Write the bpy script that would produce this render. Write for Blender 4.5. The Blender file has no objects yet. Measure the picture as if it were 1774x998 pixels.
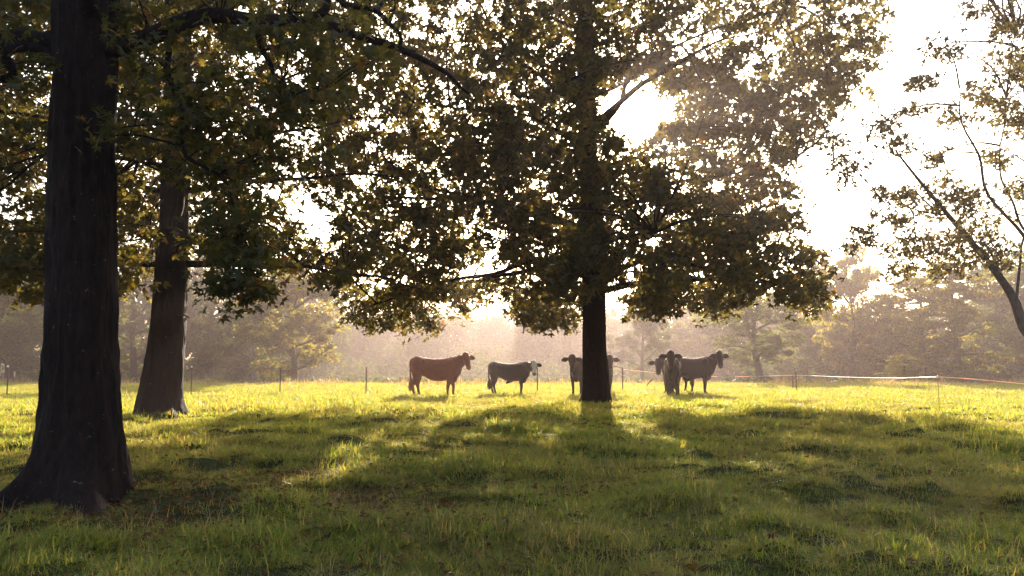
import bpy, bmesh, math, random
import numpy as np
from mathutils import Vector, Matrix, Euler

# ------------------------------------------------------------------ camera, light, exposure
S = bpy.context.scene
ROOT = S.collection
F, CX, CY, HZ, H = 1330.0, 887.0, 499.0, 618.0, 1.4
PITCH = math.atan((HZ - CY) / F)
cam = bpy.data.objects.new('camera', bpy.data.cameras.new('camera'))
ROOT.objects.link(cam)
cam.location = (0, 0, H)
cam.rotation_euler = (math.pi / 2 + PITCH, 0, 0)
cam.data.sensor_width = 36
cam.data.lens = F / 1774 * 36
cam.data.clip_end = 1500
S.camera = cam

SUN_EL, SUN_AZ = math.radians(17.5), math.radians(5.8)      # azimuth measured from +Y towards +X
w = bpy.data.worlds.new('World'); S.world = w; w.use_nodes = True
nt = w.node_tree
bg = nt.nodes['Background']
sky = nt.nodes.new('ShaderNodeTexSky'); sky.sky_type = 'NISHITA'; sky.sun_disc = False
sky.sun_elevation = SUN_EL; sky.sun_rotation = SUN_AZ
sky.air_density = 1.0; sky.dust_density = 4.0; sky.ozone_density = 1.0
nt.links.new(sky.outputs[0], bg.inputs[0]); bg.inputs[1].default_value = 0.12
sl = bpy.data.lights.new('sun', 'SUN'); sl.energy = 5.0; sl.angle = math.radians(0.6); sl.color = (1.0, 0.88, 0.74)
so = bpy.data.objects.new('sun', sl); ROOT.objects.link(so)
sd = Vector((math.sin(SUN_AZ) * math.cos(SUN_EL), math.cos(SUN_AZ) * math.cos(SUN_EL), math.sin(SUN_EL)))
so.rotation_euler = sd.to_track_quat('Z', 'Y').to_euler()
so.location = sd * 60
S.view_settings.view_transform = 'Standard'; S.view_settings.look = 'None'
S.view_settings.exposure = 2.3; S.view_settings.gamma = 1
S.render.engine = 'CYCLES'
cy = S.cycles
cy.max_bounces = 4; cy.diffuse_bounces = 2; cy.glossy_bounces = 1; cy.transmission_bounces = 2
cy.volume_bounces = 0; cy.transparent_max_bounces = 4
cy.caustics_reflective = False; cy.caustics_refractive = False
cy.use_denoising = True
try: cy.denoiser = 'OPENIMAGEDENOISE'
except Exception: pass
HAZE_DENSITY, HAZE_G = 0.0037, 0.62

# ------------------------------------------------------------------ helpers
cp, sp = math.cos(PITCH), math.sin(PITCH)
def at(px, py, d):
    """world point seen at photo pixel px,py and at distance d along +Y"""
    a, b = (px - CX) / F, (CY - py) / F
    y, z = cp - b * sp, sp + b * cp
    return Vector((a * d / y, d, H + z * d / y))
def proj(P):
    """photo pixels of world points (n,3)"""
    P = np.asarray(P); x, y, z = P[..., 0], P[..., 1], P[..., 2] - H
    fz = y * cp + z * sp; u = -y * sp + z * cp
    fz = np.maximum(fz, .1)
    return CX + F * x / fz, CY - F * u / fz

def vnoise(x, y, seed=0):
    x = np.asarray(x, float); y = np.asarray(y, float)
    xi, yi = np.floor(x), np.floor(y); fx, fy = x - xi, y - yi
    fx = fx * fx * (3 - 2 * fx); fy = fy * fy * (3 - 2 * fy)
    def h(a, b):
        v = np.sin(a * 127.1 + b * 311.7 + seed * 74.7) * 43758.5453
        return v - np.floor(v)
    return (h(xi, yi) * (1 - fx) + h(xi + 1, yi) * fx) * (1 - fy) + (h(xi, yi + 1) * (1 - fx) + h(xi + 1, yi + 1) * fx) * fy
def fbm(x, y, seed=0, o=3):
    s, a, t = 0, 1, 0
    for i in range(o):
        s = s + a * vnoise(x * 2 ** i, y * 2 ** i, seed + i); t += a; a *= .5
    return s / t
def sstep(a, b, v):
    t = np.clip((v - a) / (b - a), 0, 1); return t * t * (3 - 2 * t)
def gz(x, y):
    x = np.asarray(x, float); y = np.asarray(y, float)
    near = 1 - sstep(30, 40, y)
    z = (fbm(x * .22, y * .22, 3) - .5) * .10 * near
    z = z + (fbm(x * .9, y * .9, 9) - .5) * (.15 - .09 * sstep(15, 24, y)) * near + np.maximum(fbm(x*1.9, y*1.9, 21) - .56, 0) * .55 * (1 - sstep(18, 24, y))
    z = z - 1.7 * sstep(37, 60, y) + (fbm(x * .03, y * .03, 5) - .5) * 1.0 * sstep(60, 110, y)
    return z
def ground(x, y): return float(gz(x, y))

def mesh_np(name, V, Fc, smooth=False):
    V = np.ascontiguousarray(V, dtype=np.float32); Fc = np.ascontiguousarray(Fc, dtype=np.int32)
    me = bpy.data.meshes.new(name)
    n, k = Fc.shape
    me.vertices.add(len(V)); me.vertices.foreach_set('co', V.ravel())
    me.loops.add(n * k); me.loops.foreach_set('vertex_index', Fc.ravel())
    me.polygons.add(n); me.polygons.foreach_set('loop_start', np.arange(0, n * k, k, dtype=np.int32))
    try: me.polygons.foreach_set('loop_total', np.full(n, k, dtype=np.int32))
    except Exception: pass
    me.update(calc_edges=True)
    if smooth: me.polygons.foreach_set('use_smooth', np.ones(n, dtype=bool))
    return me
def link(name, me, mat=None, parent=None, loc=None):
    o = bpy.data.objects.new(name, me); ROOT.objects.link(o)
    if mat is not None: me.materials.append(mat)
    if parent is not None: o.parent = parent
    if loc is not None: o.location = loc
    return o
def tag(o, label=None, cat=None, group=None, kind=None):
    if label: o['label'] = label
    if cat: o['category'] = cat
    if group: o['group'] = group
    if kind: o['kind'] = kind
    return o
def empty(name, loc, label, cat, group=None, rz=0):
    o = bpy.data.objects.new(name, None); ROOT.objects.link(o)
    o.location = loc; o.rotation_euler = (0, 0, rz); o.empty_display_size = .3
    return tag(o, label, cat, group)

class Tubes:
    """collects tapered tubes into one quad mesh"""
    def __init__(s): s.V = []; s.F = []; s.n = 0
    def add(s, pts, rad, sides=6):
        P = np.asarray([tuple(p) for p in pts], float); R = np.asarray(rad, float); m = len(P)
        T = np.gradient(P, axis=0); T /= np.linalg.norm(T, axis=1, keepdims=True) + 1e-9
        ref = np.array([0, 0, 1.]) if abs(T[:, 2]).mean() < .8 else np.array([1., 0, 0])
        A = np.cross(T, ref); A /= np.linalg.norm(A, axis=1, keepdims=True) + 1e-9
        B = np.cross(T, A)
        th = np.linspace(0, 2 * np.pi, sides, endpoint=False)
        ring = P[:, None, :] + R[:, None, None] * (np.cos(th)[None, :, None] * A[:, None, :] + np.sin(th)[None, :, None] * B[:, None, :])
        s.V.append(ring.reshape(-1, 3))
        i = np.arange(m - 1)[:, None] * sides; j = np.arange(sides)[None, :]; jn = (j + 1) % sides
        q = np.stack([i + j, i + jn, i + sides + jn, i + sides + j], -1).reshape(-1, 4) + s.n
        s.F.append(q); s.n += m * sides
    def mesh(s, name): return mesh_np(name, np.concatenate(s.V), np.concatenate(s.F), True)

def smooth_line(pts, n):
    """Catmull-Rom through points (with radius as 4th value)"""
    P = np.asarray(pts, float)
    P = np.vstack([2 * P[0] - P[1], P, 2 * P[-1] - P[-2]])
    out = []
    segs = len(P) - 3
    for t in np.linspace(0, segs, n):
        i = min(int(t), segs - 1); u = t - i
        a, b, c, d = P[i], P[i + 1], P[i + 2], P[i + 3]
        out.append(.5 * ((2 * b) + (-a + c) * u + (2 * a - 5 * b + 4 * c - d) * u * u + (-a + 3 * b - 3 * c + d) * u ** 3))
    return np.array(out)

# ------------------------------------------------------------------ materials
def new_mat(name):
    m = bpy.data.materials.new(name); m.use_nodes = True
    m.node_tree.nodes.clear(); return m, m.node_tree
def ramp(nt, fac, stops):
    r = nt.nodes.new('ShaderNodeValToRGB')
    e = r.color_ramp.elements
    while len(e) < len(stops): e.new(.5)
    for i, (p, c) in enumerate(stops): e[i].position = p; e[i].color = (*c, 1)
    nt.links.new(fac, r.inputs[0]); return r.outputs[0]
def noise(nt, scale, detail=4, vec=None, rough=.6):
    t = nt.nodes.new('ShaderNodeTexNoise'); t.inputs['Scale'].default_value = scale; t.inputs['Detail'].default_value = detail
    t.inputs['Roughness'].default_value = rough
    if vec is not None: nt.links.new(vec, t.inputs['Vector'])
    return t.outputs['Fac']
def mixc(nt, fac, a, b, mode='MIX'):
    m = nt.nodes.new('ShaderNodeMix'); m.data_type = 'RGBA'; m.blend_type = mode
    if isinstance(fac, (int, float)): m.inputs[0].default_value = fac
    else: nt.links.new(fac, m.inputs[0])
    for k, v in ((6, a), (7, b)):
        if isinstance(v, tuple): m.inputs[k].default_value = (*v, 1)
        else: nt.links.new(v, m.inputs[k])
    return m.outputs[2]
def leaf_mat(name, stops, trans=.5, patch=None, pscale=.35, rough=.45, spec=.35):
    m, nt = new_mat(name)
    g = nt.nodes.new('ShaderNodeNewGeometry')
    col = ramp(nt, g.outputs['Random Per Island'], stops)
    if patch:
        nz = noise(nt, pscale, 3, g.outputs['Position'])
        f = nt.nodes.new('ShaderNodeMapRange'); f.inputs[1].default_value = .44; f.inputs[2].default_value = .58
        nt.links.new(nz, f.inputs[0])
        col = mixc(nt, f.outputs[0], col, ramp(nt, g.outputs['Random Per Island'], patch))
    b = nt.nodes.new('ShaderNodeBsdfPrincipled'); nt.links.new(col, b.inputs['Base Color'])
    b.inputs['Roughness'].default_value = rough; b.inputs['Specular IOR Level'].default_value = spec
    t = nt.nodes.new('ShaderNodeBsdfTranslucent')
    tc = mixc(nt, 1.0, col, (2.3, 2.0, .75), 'MULTIPLY'); nt.links.new(tc, t.inputs[0])
    mx = nt.nodes.new('ShaderNodeMixShader'); mx.inputs[0].default_value = trans
    nt.links.new(b.outputs[0], mx.inputs[1]); nt.links.new(t.outputs[0], mx.inputs[2])
    o = nt.nodes.new('ShaderNodeOutputMaterial'); nt.links.new(mx.outputs[0], o.inputs[0])
    return m
def bark_mat(name, a, b, lichen=None, scale=20):
    m, nt = new_mat(name)
    tc = nt.nodes.new('ShaderNodeTexCoord'); mp = nt.nodes.new('ShaderNodeMapping'); mp.inputs['Scale'].default_value = (1, 1, .28)
    nt.links.new(tc.outputs['Object'], mp.inputs[0])
    n1 = noise(nt, scale, 6, mp.outputs[0], .7)
    col = ramp(nt, n1, [(.35, a), (.7, b)])
    if lichen:
        n2 = noise(nt, 13, 4, tc.outputs['Object'], .7)
        f = nt.nodes.new('ShaderNodeMapRange'); f.inputs[1].default_value = .66; f.inputs[2].default_value = .70
        nt.links.new(n2, f.inputs[0]); col = mixc(nt, f.outputs[0], col, lichen)
    bs = nt.nodes.new('ShaderNodeBsdfPrincipled'); nt.links.new(col, bs.inputs['Base Color'])
    bs.inputs['Roughness'].default_value = .9; bs.inputs['Specular IOR Level'].default_value = .2
    bp = nt.nodes.new('ShaderNodeBump'); bp.inputs['Strength'].default_value = 1; bp.inputs['Distance'].default_value = .05
    nt.links.new(n1, bp.inputs['Height']); nt.links.new(bp.outputs[0], bs.inputs['Normal'])
    o = nt.nodes.new('ShaderNodeOutputMaterial'); nt.links.new(bs.outputs[0], o.inputs[0])
    return m
def plain_mat(name, c, rough=.6, sheen=0, var=None, scale=20, metal=0, trans=0):
    m, nt = new_mat(name)
    bs = nt.nodes.new('ShaderNodeBsdfPrincipled')
    tc = nt.nodes.new('ShaderNodeTexCoord')
    nz = noise(nt, scale, 4, tc.outputs['Object'])
    nt.links.new(ramp(nt, nz, [(.3, c), (.75, var or tuple(x * .7 for x in c))]), bs.inputs['Base Color'])
    bs.inputs['Roughness'].default_value = rough; bs.inputs['Metallic'].default_value = metal
    if sheen:
        bs.inputs['Sheen Weight'].default_value = sheen; bs.inputs['Sheen Roughness'].default_value = .45
        bs.inputs['Sheen Tint'].default_value = (1, .65, .5, 1); bs.inputs['Specular IOR Level'].default_value = .12
        bp = nt.nodes.new('ShaderNodeBump'); bp.inputs['Strength'].default_value = .4; bp.inputs['Distance'].default_value = .01
        n2 = noise(nt, 60, 4, tc.outputs['Object']); nt.links.new(n2, bp.inputs['Height']); nt.links.new(bp.outputs[0], bs.inputs['Normal'])
    o = nt.nodes.new('ShaderNodeOutputMaterial')
    if trans:
        t = nt.nodes.new('ShaderNodeBsdfTranslucent'); t.inputs[0].default_value = (*c, 1)
        mx = nt.nodes.new('ShaderNodeMixShader'); mx.inputs[0].default_value = trans
        nt.links.new(bs.outputs[0], mx.inputs[1]); nt.links.new(t.outputs[0], mx.inputs[2]); nt.links.new(mx.outputs[0], o.inputs[0])
    else: nt.links.new(bs.outputs[0], o.inputs[0])
    return m

M_LEAF = leaf_mat('sweetgum leaf', [(0, (.036, .040, .015)), (.6, (.058, .058, .019)), (.9, (.09, .076, .023)), (1, (.16, .07, .03))], .5)
M_LEAF2 = leaf_mat('maple leaf', [(0, (.036, .036, .014)), (.6, (.060, .054, .019)), (.93, (.095, .076, .024)), (1, (.14, .07, .028))], .62)
M_LEAF3 = leaf_mat('thin leaf', [(0, (.06, .055, .030)), (.7, (.085, .075, .036)), (1, (.12, .075, .04))], .35)
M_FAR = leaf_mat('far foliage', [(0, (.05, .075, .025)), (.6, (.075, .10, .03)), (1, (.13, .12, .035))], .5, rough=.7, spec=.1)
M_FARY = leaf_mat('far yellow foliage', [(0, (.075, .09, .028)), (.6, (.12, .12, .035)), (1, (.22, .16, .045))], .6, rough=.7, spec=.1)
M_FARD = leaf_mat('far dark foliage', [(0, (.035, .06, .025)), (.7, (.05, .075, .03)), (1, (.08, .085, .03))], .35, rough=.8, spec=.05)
M_BARK = bark_mat('furrowed bark', (.0045, .002, .0014), (.026, .011, .007), (.13, .10, .075))
M_BARK2 = bark_mat('grey bark', (.04, .032, .026), (.10, .08, .065))
M_GRASS = leaf_mat('grass blade', [(0, (.11, .165, .034)), (.55, (.17, .21, .042)), (.85, (.23, .22, .05)), (1, (.36, .27, .11))], .55,
                   patch=[(0, (.13, .17, .036)), (.55, (.19, .195, .055)), (1, (.28, .20, .09))], pscale=.30, rough=.5, spec=.16)
M_WEED = leaf_mat('dry stalk', [(0, (.12, .09, .045)), (.6, (.2, .14, .07)), (1, (.3, .22, .12))], .45)
M_LITTER = leaf_mat('fallen leaf', [(0, (.06, .028, .012)), (.7, (.11, .05, .02)), (1, (.22, .11, .05))], .25, rough=.7, spec=.1)

# ground
def ground_mat():
    m, nt = new_mat('pasture soil')
    g = nt.nodes.new('ShaderNodeNewGeometry')
    c = ramp(nt, noise(nt, 1.6, 6, g.outputs['Position'], .7), [(.35, (.035, .028, .016)), (.55, (.06, .06, .02)), (.75, (.09, .10, .028))])
    b = nt.nodes.new('ShaderNodeBsdfPrincipled'); nt.links.new(c, b.inputs['Base Color']); b.inputs['Roughness'].default_value = 1; b.inputs['Specular IOR Level'].default_value = 0
    bp = nt.nodes.new('ShaderNodeBump'); bp.inputs['Strength'].default_value = .7; bp.inputs['Distance'].default_value = .05
    nt.links.new(noise(nt, 9, 5, g.outputs['Position']), bp.inputs['Height']); nt.links.new(bp.outputs[0], b.inputs['Normal'])
    o = nt.nodes.new('ShaderNodeOutputMaterial'); nt.links.new(b.outputs[0], o.inputs[0]); return m
ys = np.concatenate([np.arange(-25, 3, 1.0), np.arange(3, 14, .12), np.arange(14, 42, .3), np.geomspace(42, 300, 60)])
ts = np.linspace(-1, 1, 340)
Y = np.repeat(ys[:, None], len(ts), 1); X = ts[None, :] * (16 + 1.15 * np.maximum(Y, 0))
V = np.stack([X, Y, gz(X, Y)], -1).reshape(-1, 3)
nC = len(ts); i, j = np.meshgrid(np.arange(len(ys) - 1), np.arange(nC - 1), indexing='ij'); b0 = (i * nC + j).ravel()
Fq = np.stack([b0, b0 + 1, b0 + nC + 1, b0 + nC], -1)
tag(link('ground', mesh_np('ground', V, Fq, True), ground_mat()), 'flat grazed pasture floor falling away towards the woods', kind='structure')

# haze
def haze():
    bm = bmesh.new(); bmesh.ops.create_cube(bm, size=1)
    for v in bm.verts: v.co = Vector((v.co.x * 780, 137.5 + v.co.y * 335, 9.5 + v.co.z * 27))
    me = bpy.data.meshes.new('haze'); bm.to_mesh(me); bm.free()
    m, nt = new_mat('morning haze')
    p = nt.nodes.new('ShaderNodeVolumePrincipled'); p.inputs['Color'].default_value = (.31, .25, .235, 1)
    p.inputs['Density'].default_value = HAZE_DENSITY; p.inputs['Anisotropy'].default_value = HAZE_G
    o = nt.nodes.new('ShaderNodeOutputMaterial'); nt.links.new(p.outputs[0], o.inputs['Volume'])
    tag(link('haze', me, m), 'thin warm morning mist lit by the low sun', kind='stuff')
haze()

# ------------------------------------------------------------------ foliage
def leaf_shape(kind):
    """list of kite lobes around the leaf base, in the leaf plane; unit size"""
    if kind == 'star': L = [(-100, .62), (-52, .85), (0, 1.0), (52, .85), (100, .62)]; wd = .17
    elif kind == 'tri': L = [(-58, .85), (0, 1.0), (58, .85)]; wd = .26
    elif kind == 'duo': L = [(-35, .9), (35, 1.0)]; wd = .32
    else: L = [(0, 1.0)]; wd = .42
    V, Fc = [], []
    for a, l in L:
        a = math.radians(a); c, s_ = math.cos(a), math.sin(a)
        n = len(V)
        for u, v, z in ((0, 0, 0), (.42 * l, wd, .04), (l, 0, -.10), (.42 * l, -wd, .04)):
            V.append((u * c - v * s_, u * s_ + v * c, z))
        Fc.append((n, n + 1, n + 2, n + 3))
    # weld the base so that one leaf is one island
    base = [k for k in range(0, len(V), 4)]
    V2 = [V[0]]; mp = {k: 0 for k in base}
    for k, v in enumerate(V):
        if k not in mp: mp[k] = len(V2); V2.append(v)
    return np.array(V2), np.array([[mp[k] for k in f] for f in Fc])
def leaves_mesh(name, C, size, rng, kind='tri', tilt=.95, droop=.4):
    """C: leaf positions (n,3)"""
    LV, LF = leaf_shape(kind); n = len(C)
    az = rng.uniform(0, 2 * np.pi, n)
    nrm = np.stack([rng.normal(0, tilt, n), rng.normal(0, tilt, n), np.ones(n)], -1); nrm /= np.linalg.norm(nrm, axis=1, keepdims=True)
    d = np.stack([np.cos(az), np.sin(az), -droop + rng.normal(0, .3, n)], -1)
    d -= (d * nrm).sum(1, keepdims=True) * nrm; d /= np.linalg.norm(d, axis=1, keepdims=True) + 1e-9
    e = np.cross(nrm, d); s = size * rng.uniform(.45, 1.4, n)
    V = C[:, None, :] + s[:, None, None] * (LV[None, :, 0:1] * d[:, None] + LV[None, :, 1:2] * e[:, None] + LV[None, :, 2:3] * nrm[:, None])
    Fc = LF[None] + (np.arange(n) * len(LV))[:, None, None]
    return mesh_np(name, V.reshape(-1, 3), Fc.reshape(-1, 4))

def trunk_mesh(name, line, flare, rng, roots=6, sides=72, rings=130, bark=.03, flare_h=.55, lean=(0, 0)):
    """line: local points (x,y,z,r). Root flare with lobes and furrowed bark in the mesh itself."""
    P = smooth_line(line, rings)
    th = np.linspace(0, 2 * np.pi, sides, endpoint=False)
    ph = rng.uniform(0, 6.28, 3)
    T = th[None, :]; Z = (P[:, 2] - P[0, 2])[:, None]; R = P[:, 3][:, None]
    lob = .5 + .5 * np.cos(roots * T + ph[0] + .7 * np.sin(T * 2 + ph[1])); lob = lob ** 2 * (.6 + .5 * np.sin(T + ph[2]))
    direc = 1 + lean[0] * np.cos(T) + lean[1] * np.sin(T)
    fl = np.exp(-Z / flare_h)
    r = R * (.95 + flare * .26 * fl * direc + flare * 1.15 * np.exp(-Z / (flare_h * .62)) * lob ** 1.3 * direc)
    u = T / (2 * np.pi) * 22
    ridge = 1 - np.abs(2 * vnoise(u + .8 * vnoise(Z * 1.2 + u * 0, u, 4), Z * 1.6 + u * .15, 7) - 1)
    fine = vnoise(u * 3.1, Z * 7, 12)
    big = vnoise(T * 1.5, Z * .9, 31) - .5
    r = r + bark * (ridge - .4) + bark * .35 * fine + big * .13 * R
    # seam: blend the last columns so the noise closes
    x = P[:, 0][:, None] + r * np.cos(T); y = P[:, 1][:, None] + r * np.sin(T); z = np.repeat(P[:, 2][:, None], sides, 1)
    V = np.stack([x, y, z], -1).reshape(-1, 3)
    i, j = np.meshgrid(np.arange(rings - 1), np.arange(sides), indexing='ij'); jn = (j + 1) % sides
    Fc = np.stack([i * sides + j, i * sides + jn, (i + 1) * sides + jn, (i + 1) * sides + j], -1).reshape(-1, 4)
    return mesh_np(name, V, Fc, True)

def big_tree(name, base, label, cat, trunk, limbs, centres, leaf, lsize, per, spread, seed, mleaf, mbark,
             flare=1.0, roots=6, kind='tri', bark=.03, flare_h=.55, lean=(0, 0), group=None, trunk_kw={}, wob=.28, lthin=1.0):
    """trunk: local (x,y,z,r); limbs: list of local polylines (x,y,z,r); centres: (n,3) local spray centres"""
    rng = np.random.default_rng(seed)
    root = empty(name, base, label, cat, group)
    link('trunk', trunk_mesh(name + ' trunk', trunk, flare, rng, roots, bark=bark, flare_h=flare_h, lean=lean, **trunk_kw), mbark, root)
    tubes, nodes, owner = [], [], []
    for li, l in enumerate(limbs):
        L = smooth_line(l, 26)
        L[:, 3] *= lthin
        w_ = np.zeros((26, 3)); k = np.linspace(0, 1, 26)
        for ax in range(3): w_[:, ax] = (vnoise(k * 7 + li * 13, k * 0 + ax * 5, seed) - .5) * wob * np.minimum(k * 3, 1) * (1 if ax < 2 else .7)
        L[:, :3] += w_
        t = Tubes(); t.add(L[:, :3], np.maximum(L[:, 3], .006), 9); tubes.append(t)
        st = 5
        nodes.append(L[st:, :3]); owner.append(np.full(26 - st, li))
    N = np.concatenate(nodes); OW = np.concatenate(owner)
    C = np.asarray(centres)
    # second order branches: a subset of the centres joins the limbs first, the others join those
    order = rng.permutation(len(C)); nsub = max(8, len(C) // 7); P = []
    tx = trunk[0][0]; ty = trunk[0][1]
    def hook(c, N, OW, pen=.35):
        D = np.linalg.norm(N - c, axis=1) + pen * np.maximum(N[:, 2] - c[2], 0) + pen * 1.5 * np.maximum(np.hypot(N[:, 0] - tx, N[:, 1] - ty) - math.hypot(c[0] - tx, c[1] - ty), 0)
        return int(np.argmin(D))
    newN, newO = [], []
    for q in order[:nsub]:
        c = C[q]; k = hook(c, N, OW); a = N[k]
        d = c - a; ln = np.linalg.norm(d)
        mid1 = a + d * .35 + np.array([rng.normal(0, .08), rng.normal(0, .08), .10]) * ln; mid2 = a + d * .7 + np.array([rng.normal(0, .07), rng.normal(0, .07), .07]) * ln
        r0 = min(.05, .010 + .009 * ln) ; L = smooth_line([(*a, r0), (*mid1, r0 * .75), (*mid2, r0 * .5), (*c, .006)], 9)
        tubes[OW[k]].add(L[:, :3], L[:, 3], 5); newN.append(L[2:, :3]); newO.append(np.full(7, OW[k]))
    N2 = np.concatenate(newN); O2 = np.concatenate(newO)
    for q in order[nsub:]:
        c = C[q]; k = hook(c, N2, O2, .2); a = N2[k]; d = c - a; ln = np.linalg.norm(d)
        if ln > 4: continue
        mid = a + d * .5 + np.array([rng.normal(0, .09), rng.normal(0, .09), .08]) * ln
        L = smooth_line([(*a, .009), (*mid, .007), (*c, .004)], 5)
        tubes[O2[k]].add(L[:, :3], L[:, 3], 4)
    for li, t in enumerate(tubes):
        link('limb', t.mesh(name + ' limb'), mbark, root)
    n = len(C) * per
    sc = rng.uniform(.6, 1.3, len(C)).repeat(per)[:, None]
    g = rng.normal(0, 1, (n, 3)); g /= np.linalg.norm(g, axis=1, keepdims=True); g *= rng.uniform(0, 1, (n, 1)) ** .45
    # sprays are flat layers, tilted differently
    tl = rng.normal(0, .35, (len(C), 2)).repeat(per, 0)
    off = g * np.array([1.0, 1.0, .42]) * spread * sc
    off[:, 2] += off[:, 0] * tl[:, 0] + off[:, 1] * tl[:, 1] - .25 * spread * (g[:, 0] ** 2 + g[:, 1] ** 2)
    L = C.repeat(per, 0) + off
    link('crown', leaves_mesh(name + ' crown', L, lsize, rng, leaf), mleaf, root)
    return root

def sample_crown(base, n, prof, keep, seed, inner=.18, cx=0, cy=0, ry=1.0, zp=1.0, thr=.33):
    """random spray centres inside a profile of (height, radius); keep(px,py,y) carves the real outline and gaps"""
    rng = np.random.default_rng(seed); zs = np.array([p[0] for p in prof]); rs = np.array([p[1] for p in prof])
    out = []
    # clumps first: foliage masses with gaps between
    while sum(len(o) for o in out) < n:
        m = n * 2
        z = zs[0] + (zs[-1] - zs[0]) * rng.uniform(0, 1, m) ** zp; R = np.interp(z, zs, rs); a = rng.uniform(0, 2 * np.pi, m)
        f = np.sqrt(rng.uniform(inner ** 2, 1, m)); x = cx + R * f * np.cos(a); y = cy + R * f * ry * np.sin(a)
        P = np.stack([x, y, z], -1); W = P + np.array(base)
        gap = (vnoise(x * .62 + 3, z * .8 + y * .45, seed) + vnoise(x * 1.5, y * 1.1 + z * 1.6, seed + 3) * .5) / 1.5
        px, py = proj(W); ok = keep(px, py, W, rng) & (gap > thr)
        out.append(P[ok])
        if len(out) > 60: break
    return np.concatenate(out)[:n]
def autolimbs(zr, count, prof, line, seed, droop=.4, r0=.085, cx=0, ry=1.0):
    """limbs leaving the trunk line at golden angles, arching out to the profile"""
    rng = np.random.default_rng(seed); T = np.asarray(line, float); out = []
    zs = [p[0] for p in prof]; rs = [p[1] for p in prof]
    for k in range(count):
        z0 = zr[0] + (zr[1] - zr[0]) * (k + .5) / count + rng.normal(0, .15)
        a = k * 2.39996 + rng.normal(0, .25)
        bx, by = np.interp(z0, T[:, 2], T[:, 0]), np.interp(z0, T[:, 2], T[:, 1])
        R = np.interp(z0 + .8, zs, rs) * rng.uniform(.75, .95)
        fr = (z0 - zr[0]) / (zr[1] - zr[0] + 1e-6)
        up = rng.uniform(.10, .28) + .5 * fr
        pts = []; r = r0 * (1 - .5 * fr) * rng.uniform(.8, 1.15)
        for t in (0, .2, .45, .72, 1.0):
            aa = a + .25 * math.sin(t * 3 + k)
            pts.append((bx + cx * t + R * t * math.cos(aa), by + R * ry * t * math.sin(aa), z0 + R * (up * t - droop * .5 * (1 - fr) * t * t), r * (1 - .88 * t)))
        out.append(pts)
    return out
def in_holes(px, py, holes, rng, soft=.25):
    h = np.zeros(px.shape, bool)
    for (cx_, cy_, rx, ry, ang) in holes:
        c, s_ = math.cos(math.radians(ang)), math.sin(math.radians(ang))
        u = ((px - cx_) * c + (py - cy_) * s_) / rx; v = (-(px - cx_) * s_ + (py - cy_) * c) / ry
        h |= (u * u + v * v) < (1 + soft * rng.normal(0, .5, px.shape))
    return h
def loc(base, px, py, d, r):
    p = at(px, py, d) - Vector(base); return (p.x, p.y, p.z, r)

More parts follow.
